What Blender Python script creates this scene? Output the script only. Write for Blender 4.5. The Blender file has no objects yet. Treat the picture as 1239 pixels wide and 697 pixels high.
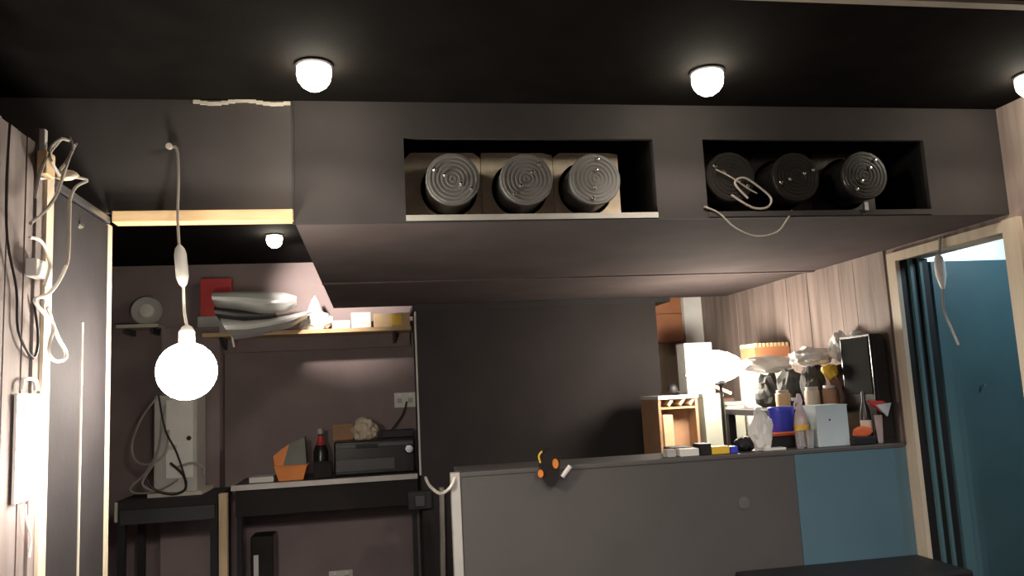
import bpy, bmesh, math, random
from mathutils import Vector, Matrix, noise
random.seed(7)
S = bpy.context.scene
COL = S.collection

# ------------------------------------------------------------------ camera
W, H, F = 1239.0, 697.0, 972.0
EYE = 1.45
PITCH, YAW, ROLL = math.radians(7.4), math.radians(10), math.radians(2.9)

def rig(x, y, z):
    """camera-local right / up / forward vector to world"""
    cp, sp = math.cos(PITCH), math.sin(PITCH)
    Y, Z = z * cp - y * sp, z * sp + y * cp
    c, s = math.cos(YAW), math.sin(YAW)
    return Vector((x * c + Y * s, -x * s + Y * c, Z))

cr, sr = math.cos(ROLL), math.sin(ROLL)
right = rig(cr, -sr, 0)
up = rig(sr, cr, 0)
fwd = rig(0, 0, 1)
cam_data = bpy.data.cameras.new('camera')
cam = bpy.data.objects.new('camera', cam_data)
COL.objects.link(cam)
R3 = Matrix((right, up, -fwd)).transposed()
cam.matrix_world = Matrix.Translation((0, 0, EYE)) @ R3.to_4x4()
cam_data.sensor_width = 36
cam_data.lens = F / W * 36
cam_data.clip_start = 0.02
S.camera = cam

# ------------------------------------------------------------------ world, exposure, light levels
S.view_settings.view_transform = 'Standard'
S.view_settings.look = 'None'
S.view_settings.gamma = 1
S.view_settings.exposure = 0.0
world = bpy.data.worlds.new('world')
S.world = world
world.use_nodes = True
bg = world.node_tree.nodes['Background']
bg.inputs[0].default_value = (0.60, 0.52, 0.50, 1)
bg.inputs[1].default_value = 0.10

def spot(loc, target, power, angle, blend, color, radius=0.03):
    d = bpy.data.lights.new('lamp_or_fill_light', 'SPOT')
    d.energy = power; d.spot_size = math.radians(angle); d.spot_blend = blend
    d.color = color; d.shadow_soft_size = radius
    o = bpy.data.objects.new('lamp_or_fill_light', d); COL.objects.link(o)
    o.location = loc
    o.rotation_euler = (Vector(target) - Vector(loc)).to_track_quat('-Z', 'Y').to_euler()
    return o

def point(loc, power, color, radius=0.05):
    d = bpy.data.lights.new('lamp_or_fill_light', 'POINT')
    d.energy = power; d.color = color; d.shadow_soft_size = radius
    o = bpy.data.objects.new('lamp_or_fill_light', d); COL.objects.link(o)
    o.location = loc
    return o

WARM = (1.0, 0.85, 0.72)
WHITE = (1.0, 0.90, 0.80)
BLUE = (0.62, 0.85, 1.0)
# the two lit downlights in front of the bulkhead
spot((-0.148, 2.304, 2.335), (-0.148, 2.36, 0), 8.5, 146, 0.5, WARM)
spot((1.067, 2.295, 2.335), (1.067, 2.355, 0), 11, 146, 0.5, WARM)
spot((2.215, 2.269, 2.335), (2.215, 2.33, 0), 7, 146, 0.5, WARM)
# added fill spots behind the viewer, without any fixtures built
for x_, y_ in ((-0.2, -0.4), (1.1, -0.4), (0.4, -1.6)):
    spot((x_, y_, 2.415), (x_, y_ + 0.35, 0), 150, 154, 0.5, (1.0, 0.90, 0.85))
# the work light on the left partition
point((-0.68, 2.02, 1.30), 5, WHITE, 0.05)
# small spot over the back shelf
spot((-0.549, 4.761, 2.335), (-0.30, 5.55, 2.20), 150, 60, 1.0, WHITE)
# next room seen over the open door leaf, its lamp
point((3.7, 4.1, 2.25), 30, BLUE, 0.1)
point((3.0, 2.6, 2.2), 19.0, BLUE, 0.1)

# ------------------------------------------------------------------ picture -> place helpers
def ray(px, py):
    x, y = px - W / 2, py - H / 2
    return right * (x / F) - up * (y / F) + fwd

def onY(px, py, Y):
    r = ray(px, py); return Vector((0, 0, EYE)) + r * (Y / r.y)

def onX(px, py, X):
    r = ray(px, py); return Vector((0, 0, EYE)) + r * (X / r.x)

def span(x0, y0, x1, y1, Y):
    """width and height range of a picture box standing at depth Y"""
    xm, ym = (x0 + x1) / 2, (y0 + y1) / 2
    return onY(x0, ym, Y).x, onY(x1, ym, Y).x, onY(xm, y1, Y).z, onY(xm, y0, Y).z

# ------------------------------------------------------------------ materials
MATS = {}
def mat(name, col, rough=0.6, metal=0.0, var=0.12, scale=8.0, bump=0.05, emit=None, stren=0,
        alpha=1.0, trans=0.0, grain=None, bscale=60.0, spec=0.5):
    if name in MATS: return MATS[name]
    m = bpy.data.materials.new(name); m.use_nodes = True
    nt = m.node_tree; N = nt.nodes; L = nt.links
    b = N['Principled BSDF']
    tc = N.new('ShaderNodeTexCoord')
    mp = N.new('ShaderNodeMapping')
    L.new(tc.outputs['Object'], mp.inputs[0])
    if grain: mp.inputs['Scale'].default_value = grain
    nz = N.new('ShaderNodeTexNoise')
    nz.inputs['Scale'].default_value = scale; nz.inputs['Detail'].default_value = 5
    L.new(mp.outputs[0], nz.inputs['Vector'])
    cr_ = N.new('ShaderNodeValToRGB')
    cr_.color_ramp.elements[0].position = 0.3; cr_.color_ramp.elements[1].position = 0.7
    cr_.color_ramp.elements[0].color = (*[c * (1 - var) for c in col], 1)
    cr_.color_ramp.elements[1].color = (*[min(1, c * (1 + var)) for c in col], 1)
    L.new(nz.outputs['Fac'], cr_.inputs[0])
    L.new(cr_.outputs[0], b.inputs['Base Color'])
    b.inputs['Roughness'].default_value = rough
    b.inputs['Metallic'].default_value = metal
    b.inputs['Specular IOR Level'].default_value = spec
    if trans: b.inputs['Transmission Weight'].default_value = trans
    if alpha < 1: b.inputs['Alpha'].default_value = alpha
    if bump:
        n2 = N.new('ShaderNodeTexNoise'); n2.inputs['Scale'].default_value = bscale
        L.new(mp.outputs[0], n2.inputs['Vector'])
        bp = N.new('ShaderNodeBump'); bp.inputs['Strength'].default_value = bump
        bp.inputs['Distance'].default_value = 0.01
        L.new(n2.outputs['Fac'], bp.inputs['Height']); L.new(bp.outputs[0], b.inputs['Normal'])
    if emit:
        b.inputs['Emission Color'].default_value = (*emit, 1)
        b.inputs['Emission Strength'].default_value = stren
    MATS[name] = m
    return m

M_CEIL = mat('ceiling_black_paint', (0.0065, 0.0055, 0.005), 0.95, spec=0.05, var=0.25)
M_FASC = mat('bulkhead_grey_paint', (0.032, 0.0275, 0.0275), 0.85, var=0.16, scale=5)
M_PANEL = mat('grey_wall_panel_paint', (0.054, 0.047, 0.0455), 0.85, var=0.15, scale=4)
M_SOFF = mat('soffit_dark_paint', (0.092, 0.073, 0.071), 0.9, spec=0.1, var=0.15, scale=3)
M_SEAM = mat('soffit_seam_paint', (0.115, 0.092, 0.089), 0.9, spec=0.1)
M_PILL = mat('pillar_black_brown_paint', (0.021, 0.0158, 0.0158), 0.85, var=0.2, scale=4)
M_BLACK = mat('matt_black', (0.010, 0.009, 0.010), 0.6, var=0.2)
M_BACK = mat('back_wall_dark_mauve_paint', (0.270, 0.210, 0.210), 0.85, spec=0.2, var=0.12, scale=4)
M_COUNT = mat('counter_charcoal_paint', (0.085, 0.080, 0.078), 0.5, var=0.08, scale=3)
M_COUNT2 = mat('counter_bluish_light_colour', (0.088, 0.168, 0.212), 0.5, var=0.08, scale=3)  # bluish light on the counter's right end, put into the base colour
M_TEAL = mat('teal_door_paint', (0.080, 0.160, 0.180), 0.45, var=0.1, scale=3)
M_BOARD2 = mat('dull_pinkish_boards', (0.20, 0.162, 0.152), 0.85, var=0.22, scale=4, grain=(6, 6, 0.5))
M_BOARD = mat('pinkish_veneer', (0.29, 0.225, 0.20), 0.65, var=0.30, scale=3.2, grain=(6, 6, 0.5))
M_PINE = mat('raw_pine', (0.62, 0.43, 0.24), 0.6, var=0.15, scale=6, grain=(1, 8, 8))
M_PINEV = mat('raw_pine_upright', (0.60, 0.45, 0.28), 0.6, var=0.15, scale=6, grain=(8, 8, 1))
M_CREAM = mat('cream_painted_wood', (0.60, 0.50, 0.38), 0.5, var=0.1, scale=5, grain=(6, 6, 0.6))
M_PALE = mat('pale_edge', (0.55, 0.50, 0.42), 0.6)
M_WHITE = mat('white_plastic', (0.72, 0.70, 0.66), 0.4, var=0.05)
M_WHITEP = mat('white_paint', (0.85, 0.84, 0.81), 0.6, var=0.05)
M_BAG = mat('white_crumpled_plastic', (0.80, 0.78, 0.74), 0.45, var=0.08)
M_METAL = mat('brushed_metal', (0.50, 0.52, 0.56), 0.35, metal=1.0, var=0.1)
M_FOIL = mat('glossy_grey_sheet', (0.70, 0.70, 0.69), 0.22, metal=0.5, var=0.06, bump=0.02)
M_DGREY = mat('dark_grey_plastic', (0.045, 0.045, 0.048), 0.4)
M_DOORB = mat('dark_door_paint', (0.028, 0.024, 0.026), 0.8, spec=0.2)
M_RIB = mat('ribbed_black_plastic', (0.17, 0.165, 0.16), 0.5, var=0.12)
M_GLOSSB = mat('glossy_black_plastic', (0.022, 0.020, 0.019), 0.25, var=0.15)
M_SCREW = mat('bright_screw', (0.85, 0.82, 0.76), 0.2, metal=1.0, var=0.05, bump=0)
M_PLY = mat('plywood_pale', (0.80, 0.68, 0.53), 0.7, var=0.2, scale=12)
M_ORANGE = mat('orange_plastic', (0.80, 0.24, 0.03), 0.45)
M_YEL = mat('yellow_card', (0.80, 0.50, 0.05), 0.5)
M_REDO = mat('orange_red_cloth', (0.70, 0.14, 0.05), 0.7)
M_RED = mat('red_plastic', (0.55, 0.05, 0.05), 0.45)
M_BLUE = mat('blue_plastic', (0.05, 0.07, 0.60), 0.3)
M_CARD = mat('brown_cardboard', (0.36, 0.20, 0.11), 0.75, var=0.15)
M_KRAFT = mat('light_cardboard', (0.60, 0.43, 0.25), 0.75, var=0.12)
M_TERRA = mat('orange_brown_wood', (0.42, 0.17, 0.08), 0.5, var=0.12)
M_GREYB = mat('light_grey_metal_paint', (0.44, 0.43, 0.40), 0.5, var=0.1)
M_GGREEN = mat('grey_green_box', (0.33, 0.33, 0.27), 0.6, var=0.12)
M_LBLUE = mat('pale_blue_white_carton', (0.50, 0.58, 0.60), 0.5, var=0.05)
M_CABLEG = mat('grey_cable', (0.30, 0.27, 0.24), 0.5, bump=0)
M_CABLEW = mat('white_cable', (0.75, 0.70, 0.62), 0.45, bump=0)
M_CABLEB = mat('black_cable', (0.015, 0.014, 0.014), 0.5, bump=0)
M_DARKBAG = mat('dark_grey_cloth', (0.06, 0.06, 0.055), 0.8, var=0.3)
M_BROWNBAG = mat('dark_brown_cloth', (0.13, 0.07, 0.05), 0.8, var=0.3)
M_TOP = mat('pale_worktop_edge', (0.62, 0.58, 0.55), 0.4, var=0.08)
M_CLEAR = mat('clear_plastic', (0.85, 0.83, 0.82), 0.15, trans=0.75, var=0.03, bump=0)
M_PINKCL = mat('pinkish_clear_plastic', (0.72, 0.58, 0.58), 0.25, trans=0.35, var=0.05, bump=0)
M_GLOW = mat('lit_globe', (1, 1, 1), 0.5, emit=(1.0, 0.92, 0.78), stren=165, bump=0, var=0)
M_GLOWR = mat('lit_bulb', (1, 1, 1), 0.5, emit=(1.0, 0.90, 0.76), stren=125, bump=0, var=0)
M_DOWN = mat('lit_downlight_glass', (1, 1, 1), 0.5, emit=(1.0, 0.90, 0.72), stren=60, bump=0, var=0)
M_DIM = mat('dim_downlight_glass', (1, 1, 1), 0.5, emit=(1.0, 0.62, 0.30), stren=1.1, bump=0, var=0)
M_PANELGLOW = mat('lit_work_panel', (1, 1, 1), 0.5, emit=(1.0, 0.93, 0.85), stren=34, bump=0, var=0)
M_FLOOR = mat('dark_floor', (0.05, 0.042, 0.038), 0.6)
M_GREYCARD = mat('grey_felt', (0.20, 0.20, 0.18), 0.8)

# ------------------------------------------------------------------ mesh builder
class MB:
    def __init__(s): s.bm = bmesh.new()
    def _add(s, verts, faces, M=None):
        vs = [s.bm.verts.new(M @ Vector(v) if M else v) for v in verts]
        for f in faces:
            try: s.bm.faces.new([vs[i] for i in f])
            except ValueError: pass
        return vs
    def box(s, x0, x1, y0, y1, z0, z1, M=None, bev=0.0):
        v = [(x0,y0,z0),(x1,y0,z0),(x1,y1,z0),(x0,y1,z0),(x0,y0,z1),(x1,y0,z1),(x1,y1,z1),(x0,y1,z1)]
        f = [(0,3,2,1),(4,5,6,7),(0,1,5,4),(1,2,6,5),(2,3,7,6),(3,0,4,7)]
        if bev:
            b2 = bmesh.new(); vs = [b2.verts.new(p) for p in v]
            for q in f: b2.faces.new([vs[i] for i in q])
            bmesh.ops.bevel(b2, geom=b2.edges[:], offset=bev, segments=2, affect='EDGES', profile=0.5)
            b2.verts.index_update()
            s._add([p.co.copy() for p in b2.verts], [[p.index for p in q.verts] for q in b2.faces], M)
            b2.free()
        else: s._add(v, f, M)
        return s
    def lathe(s, prof, M, seg=24, cap=True):
        """prof: (radius, z) list about the local Z axis"""
        vs, fs = [], []
        n = len(prof)
        for k in range(seg):
            a = 2 * math.pi * k / seg
            for r, z in prof: vs.append((r * math.cos(a), r * math.sin(a), z))
        for k in range(seg):
            k2 = (k + 1) % seg
            for i in range(n - 1): fs.append((k*n+i, k2*n+i, k2*n+i+1, k*n+i+1))
        if cap:
            fs.append([k*n for k in range(seg)][::-1]); fs.append([k*n+n-1 for k in range(seg)])
        s._add(vs, fs, M); return s
    def tube(s, pts, r, seg=6, smooth=4, r1=None):
        P = [Vector(p) for p in pts]
        if smooth and len(P) > 2:
            Q = []
            for i in range(len(P) - 1):
                p0, p1, p2, p3 = P[max(i-1,0)], P[i], P[i+1], P[min(i+2,len(P)-1)]
                for k in range(smooth):
                    t = k / smooth
                    Q.append(0.5*((2*p1)+(p2-p0)*t+(2*p0-5*p1+4*p2-p3)*t*t+(3*p1-p0-3*p2+p3)*t**3))
            Q.append(P[-1]); P = Q
        n = len(P); vs, fs = [], []
        nrm = None
        for i in range(n):
            d = (P[min(i+1,n-1)] - P[max(i-1,0)])
            if d.length < 1e-9: d = Vector((0,0,1))
            d.normalize()
            if nrm is None: nrm = d.orthogonal().normalized()
            nrm = (nrm - d * nrm.dot(d))
            nrm = nrm.normalized() if nrm.length > 1e-6 else d.orthogonal().normalized()
            b = d.cross(nrm)
            rr = r if r1 is None else r + (r1 - r) * i / (n - 1)
            for k in range(seg):
                a = 2*math.pi*k/seg
                vs.append(P[i] + (nrm*math.cos(a) + b*math.sin(a)) * rr)
        for i in range(n-1):
            for k in range(seg):
                k2 = (k+1) % seg
                fs.append((i*seg+k, i*seg+k2, (i+1)*seg+k2, (i+1)*seg+k))
        fs.append(list(range(seg))[::-1]); fs.append([(n-1)*seg+k for k in range(seg)])
        s._add(vs, fs); return s
    def blob(s, c, sx, sy, sz, sub=3, amp=0.25, fr=3.0, seed=0, flat=True):
        b2 = bmesh.new(); bmesh.ops.create_icosphere(b2, subdivisions=sub, radius=1)
        out = []
        for v in b2.verts:
            q = v.co.copy()
            n = noise.noise(q * fr + Vector((seed*7.1, seed*3.3, 0))) + 0.5*noise.noise(q * fr * 2.3 + Vector((0, seed*5.7, 9)))
            q *= 1 + amp * n
            if flat and q.z < -0.72: q.z = -0.72
            out.append(Vector((c[0]+q.x*sx, c[1]+q.y*sy, c[2]+q.z*sz)))
        b2.verts.index_update()
        s._add(out, [[p.index for p in f.verts] for f in b2.faces]); b2.free(); return s
    def prism(s, poly, d0, d1, axis='y'):
        """poly of (u, z) extruded along the axis"""
        n = len(poly)
        if axis == 'y': vs = [(u,d0,z) for u,z in poly] + [(u,d1,z) for u,z in poly]
        elif axis == 'x': vs = [(d0,u,z) for u,z in poly] + [(d1,u,z) for u,z in poly]
        else: vs = [(u,z,d0) for u,z in poly] + [(u,z,d1) for u,z in poly]
        fs = [list(range(n))[::-1], [n+i for i in range(n)]] + [(i,(i+1)%n,n+(i+1)%n,n+i) for i in range(n)]
        s._add(vs, fs); return s
    def build(s, name, m, parent=None, smooth=False):
        bm = s.bm
        bmesh.ops.recalc_face_normals(bm, faces=bm.faces)
        if parent is not None: off = ORG[parent.name]
        else:
            xs = [v.co.x for v in bm.verts]; ys = [v.co.y for v in bm.verts]; zs = [v.co.z for v in bm.verts]
            off = Vector(((min(xs)+max(xs))/2, (min(ys)+max(ys))/2, min(zs)))
        for v in bm.verts: v.co -= off
        me = bpy.data.meshes.new(name); bm.to_mesh(me); bm.free()
        me.materials.append(m)
        if smooth:
            for p in me.polygons: p.use_smooth = True
            me.set_sharp_from_angle(angle=math.radians(40))
        o = bpy.data.objects.new(name, me); COL.objects.link(o)
        ORG[o.name] = off
        if parent is not None: o.parent = parent
        else: o.location = off
        return o
ORG = {}

def tag(o, label, cat, group=None, kind=None):
    o['label'] = label; o['category'] = cat
    if group: o['group'] = group
    if kind: o['kind'] = kind
    return o
def thing(name, loc, label, cat, group=None):
    o = bpy.data.objects.new(name, None); COL.objects.link(o)
    o.empty_display_size = 0.05
    o.location = loc; ORG[o.name] = Vector(loc)
    return tag(o, label, cat, group)
def struct(o, label=None):
    o['kind'] = 'structure'
    if label: o['label'] = label
    return o
def axis_to(loc, d):
    q = Vector(d).to_track_quat('Z', 'Y')
    return Matrix.Translation(loc) @ q.to_matrix().to_4x4()
def B(x0, x1, y0, y1, z0, z1, bev=0.0): return MB().box(x0, x1, y0, y1, z0, z1, bev=bev)
def spin(c, rz=0, ry=0, rx=0):
    c = Vector(c)
    return Matrix.Translation(c) @ Matrix.Rotation(rz,4,'Z') @ Matrix.Rotation(ry,4,'Y') @ Matrix.Rotation(rx,4,'X') @ Matrix.Translation(-c)

# ================================================================== SETTING
D, XR, XB, CZ, SZ = 2.60, 2.37, -0.235, 2.43, 2.02
YB = 5.75
struct(B(-3, 5, -3, 6.0, -0.1, 0).build('floor', M_FLOOR), 'dark floor of the room')
struct(B(-3, 5, -3, 6.0, CZ, CZ + 0.1).build('ceiling', M_CEIL), 'black painted ceiling')
struct(B(-3, 5, -3.1, -3, 0, CZ).build('wall_rear', M_PILL))
struct(B(-3.1, -3, -3.1, 6, 0, CZ).build('wall_left', M_BACK))
struct(B(-3, 2.37, YB, YB + 0.1, 0, CZ).build('wall_back', M_BACK), 'dark mauve painted back wall')

# right wall: one wall with the doorway, lined with upright boards behind the counter
w = MB()
w.box(XR, XR + 0.15, -3, D - 0.02, 0, CZ)
w.box(XR, XR + 0.15, 3.29, 6.0, 0, CZ)
w.box(XR, XR + 0.15, D - 0.02, 3.29, 2.0, CZ)
wr = struct(w.build('wall_right', M_BOARD), 'right wall with doorway, lined with pinkish upright boards')
y = 3.36
while y < YB - 0.05:
    bw = random.uniform(0.10, 0.15)
    y2 = min(y + bw, YB)
    th = random.uniform(0.008, 0.012)
    B(XR - th, XR - 0.0005, y + 0.001, y2 - 0.001, 0.0, CZ - 0.001).build('wall_board', M_BOARD, wr)
    y = y2

# bulkhead with two openings and niches behind it
NZ0, NZ1 = 2.042, 2.306
fx = [(0.118, 0.985), (1.170, 2.045)]
w = MB()
w.box(XB, XR, D, D + 0.018, NZ1, CZ)
w.box(XB, XR, D, D + 0.018, SZ, NZ0)
for a, b in ((XB, fx[0][0]), (fx[0][1], fx[1][0]), (fx[1][1], XR)):
    w.box(a, b, D, D + 0.018, NZ0, NZ1)
wf = struct(w.build('wall_bulkhead', M_FASC), 'grey painted bulkhead face with two long openings')
w = MB()
w.box(XB, XR, 3.05, 3.07, NZ0, CZ)
w.box(XB, XR, D + 0.018, 3.05, NZ1 + 0.06, NZ1 + 0.075)
for a, b in fx:
    w.box(a - 0.02, a, D + 0.018, 3.05, NZ0, NZ1 + 0.06); w.box(b, b + 0.02, D + 0.018, 3.05, NZ0, NZ1 + 0.06)
w.build('niche_lining', M_BLACK, wf)
for a, b in fx:
    B(a, b, D - 0.004, D + 0.022, SZ + 0.004, NZ0 + 0.001).build('opening_sill', M_GREYB if a < 1 else M_FASC, wf)
# underside: two sheets with a seam
sf = MB().box(XB, XR, D + 0.019, 3.95, SZ, NZ0 - 0.0005)
sf = struct(sf.build('ceiling_soffit', M_SOFF), 'low dark painted soffit under the bulkhead')
B(XB, XR, 3.99, 5.08, SZ + 0.004, NZ0).build('rear_sheet', M_SOFF, sf)
B(XB, XR, 3.951, 3.989, SZ - 0.005, NZ0).build('seam_batten', M_SEAM, sf)
B(XB, XB + 0.018, D + 0.02, 5.08, NZ0, CZ - 0.001).build('side_sheet', M_FASC, sf)
B(XB + 0.02, XR, 5.06, 5.08, NZ0, CZ - 0.001).build('back_sheet', M_SOFF, sf)

# grey panel left of the bulkhead, timber beam under it, pale raw edge at its top
struct(B(-1.9, XB - 0.008, D, D + 0.018, 2.062, CZ - 0.001).build('wall_upper_left', M_PANEL), 'grey painted panel hanging under the ceiling at left')
struct(MB().box(XB - 0.008, XB - 0.0005, D - 0.002, D + 0.016, SZ, CZ - 0.001).build('trim_4', M_BLACK), 'dark joint at the bulkhead corner')
struct(B(-0.775, XB - 0.004, D - 0.03, D + 0.03, 2.026, 2.0615, bev=0.002).build('trim_1', M_PINE), 'raw pine beam along the lower edge of the grey panel')
t2 = MB()
n = 14
for i in range(n):
    xa = -0.545 + i * 0.0215; t2.box(xa, xa + 0.0215, D - 0.006, D - 0.0005, CZ - 0.014 - 0.006*math.sin(i*0.7), CZ - 0.003 - 0.006*math.sin(i*0.7))
struct(t2.build('trim_2', M_PALE), 'ragged pale tape edge at the top of the grey panel')
struct(B(0.2, XR - 0.001, 1.785, 1.815, CZ - 0.012, CZ - 0.0005).build('trim_3', M_PALE), 'pale strip across the ceiling')

# dark pillar
PX0, PX1, PY = 0.268, 1.828, 5.0
pl = struct(B(PX0, PX1, PY, 5.45, 0, SZ - 0.03).build('wall_middle', M_PILL), 'broad dark brown pillar behind the counter')
B(PX0 - 0.02, PX1 + 0.10, PY - 0.012, 5.4, SZ - 0.03, SZ + 0.002).build('top_shadow_strip', M_BLACK, pl)  # black strip standing in for the shadow gap under the soffit
B(PX0 - 0.012, PX0 - 0.0005, PY + 0.002, PY + 0.02, 0.98, SZ - 0.04).build('corner_bead', M_GREYB, pl)
# grey pier at the left of the back room
struct(B(-1.36, -1.0, 5.55, YB - 0.001, 0.0, 1.98).build('wall_pier', M_BACK), 'grey wall pier behind the lit globe')

# next room beyond the doorway
struct(B(XR + 0.15, 5, 4.6, 4.7, 0, CZ).build('wall_next_room', M_WHITEP), 'bright white wall of the next room')
struct(B(4.9, 5, -3, 4.6, 0, CZ).build('wall_next_side', M_WHITEP))

# ================================================================== LEFT PARTITION AND DARK DOOR
XL = -0.79
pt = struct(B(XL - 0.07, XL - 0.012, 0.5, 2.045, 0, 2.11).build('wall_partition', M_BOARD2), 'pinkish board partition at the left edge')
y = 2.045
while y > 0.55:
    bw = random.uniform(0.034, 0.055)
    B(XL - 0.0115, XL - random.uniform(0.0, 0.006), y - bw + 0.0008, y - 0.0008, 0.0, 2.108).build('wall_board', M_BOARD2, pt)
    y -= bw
t = struct(B(XL - 0.06, XL + 0.004, 2.047, 2.085, 0, 2.145).build('trim_5', M_BOARD2), 'brown post at the end of the partition')
dr = B(XL - 0.045, XL + 0.0, 2.15, 2.585, 0, 2.02).build('door_1', M_DOORB)
struct(dr, 'dark door leaf between the cream posts at left')
B(XL - 0.002, XL + 0.004, 2.372, 2.379, 1.02, 1.70).build('light_gap_strip', M_PALE, dr)
MB().lathe([(0.001, 0.012), (0.006, 0.010), (0.008, 0.0)], axis_to((XL, 2.345, 1.965), (1, 0, 0)), 10).build('door_stud', M_SCREW, dr)
f1 = struct(B(XL - 0.05, XL + 0.012, 2.087, 2.13, 0, 2.10).build('trim_6', M_CREAM), 'near cream door post')
f2 = struct(B(XL - 0.05, XL + 0.002, 2.588, 2.622, 0, 2.024).build('trim_7', M_CREAM), 'far cream door post')
hd = MB().box(XL - 0.02, XL + 0.006, 2.131, 2.587, 2.026, 2.045)
struct(hd.build('trim_8', M_METAL), 'bluish metal head bar over the dark door')

# ================================================================== DOORWAY AT RIGHT
fr = MB()
fr.box(XR - 0.022, XR - 0.0005, 3.262, 3.322, 0, 1.995)
d2 = struct(fr.build('door_2', M_CREAM), 'cream timber casing of the right doorway')
B(XR - 0.022, XR - 0.0005, 2.62, 3.2615, 1.955, 1.995).build('head_casing', M_CREAM, d2)
B(XR - 0.024, XR - 0.0005, 2.545, 2.6195, 0, 2.0).build('near_casing', M_CREAM, d2)
B(XR, XR + 0.15, 3.272, 3.289, 0, 1.965).build('jamb_lining', M_BLACK, d2)
B(XR, XR + 0.15, 2.60, 3.27, 1.966, 1.999).build('head_lining', M_CREAM, d2)
B(XR + 0.045, XR + 0.06, 3.255, 3.271, 0, 1.965).build('door_stop', M_TEAL, d2)
B(XR + 0.095, XR + 0.108, 3.255, 3.271, 0, 1.965).build('door_stop', M_TEAL, d2)
d3 = struct(B(XR + 0.165, XR + 0.90, 3.28, 3.32, 0, 1.952, bev=0.002).build('door_3', M_TEAL), 'open teal door leaf in the right doorway')
MB().lathe([(0.004, 0.0), (0.004, 0.012), (0.008, 0.014), (0.006, 0.022), (0.001, 0.023)], axis_to(onY(1187, 466, 3.28), (0, -1, 0)), 12).build('door_peephole', M_SCREW, d3)
B(XR + 0.166, XR + 0.215, 3.272, 3.2795, 0.0, 1.95).build('lock_stile', M_TEAL, d3)

# ================================================================== COUNTER, BENCH
CT = 1.138
ct = thing('bar_counter', (1.35, 3.5, 0), 'charcoal bar counter front below the pillar, bluish light painted in at right', 'counter')
B(0.335, 1.80, 3.33, 3.36, 0, CT - 0.02).build('front_panel', M_COUNT, ct)
o = B(1.802, 2.345, 3.328, 3.36, 0, CT - 0.02).build('front_panel', M_COUNT2, ct); o['label'] = 'right end of the front panel with bluish light painted in'
B(0.335, 2.345, 3.325, 3.62, CT - 0.02, CT, bev=0.004).build('counter_top', M_COUNT, ct)
o = B(0.295, 0.333, 3.322, 3.37, 0, CT + 0.0, bev=0.003).build('end_post', M_GREYB, ct); o['label'] = 'pale grey end post'
B(0.335, 0.36, 3.3605, 3.60, 0, CT - 0.021).build('end_panel', M_COUNT, ct)
B(2.3455, 2.369, 3.325, 3.36, 0.0, CT - 0.01).build('wall_batten', M_CREAM, ct)
MB().lathe([(0.001, 0.0), (0.022, 0.001), (0.026, 0.004), (0.001, 0.005)][::-1], axis_to((1.55, 3.3302, 0.93), (0, -1, 0)), 16).build('filler_spot', mat('filler_grey', (0.125, 0.118, 0.114), 0.6), ct)
bn = thing('black_bench', (1.9, 3.15, 0), 'low black bench against the foot of the bar counter', 'bench')
B(1.475, 2.34, 2.98, 3.32, 0.57, 0.655, bev=0.012).build('seat', M_BLACK, bn)
B(1.50, 2.33, 3.0, 3.31, 0.06, 0.569).build('base', M_BLACK, bn)
for a, b_ in ((1.52, 3.03), (2.28, 3.03), (1.52, 3.28), (2.28, 3.28)):
    MB().lathe([(0.02, 0), (0.02, 0.06)], Matrix.Translation((a, b_, 0)), 10).build('leg', M_BLACK, bn)

# ================================================================== CEILING LAMPS
def downlight(name, x, y, z, r, glass, label, group=None):
    t = thing(name, (x, y, z), label, 'downlight', group)
    MB().lathe([(r*1.1, 0), (r*1.1, -0.006), (r*1.0, -0.010), (r*0.98, -0.0005)], Matrix.Translation((x, y, z)), 24).build('rim', M_BLACK, t)
    MB().lathe([(r*0.97, -0.0105), (r*1.0, -0.03), (r*0.92, -0.050), (r*0.7, -0.066), (r*0.38, -0.077), (0.001, -0.080)], Matrix.Translation((x, y, z)), 24).build('glass', glass, t, True)
downlight('ceiling_downlight', -0.148, 2.304, CZ, 0.050, M_DOWN, 'lit ceiling downlight above the left end of the bulkhead')
downlight('ceiling_downlight', 1.067, 2.295, CZ, 0.050, M_DOWN, 'lit ceiling downlight above the strip between the two openings')
downlight('ceiling_downlight', 2.215, 2.269, CZ, 0.045, M_DOWN, 'lit ceiling downlight cut by the right picture edge')
downlight('ceiling_downlight', -0.549, 4.761, CZ, 0.045, M_DOWN, 'small bright ceiling downlight beyond the pine beam, over the back shelf')

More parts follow.
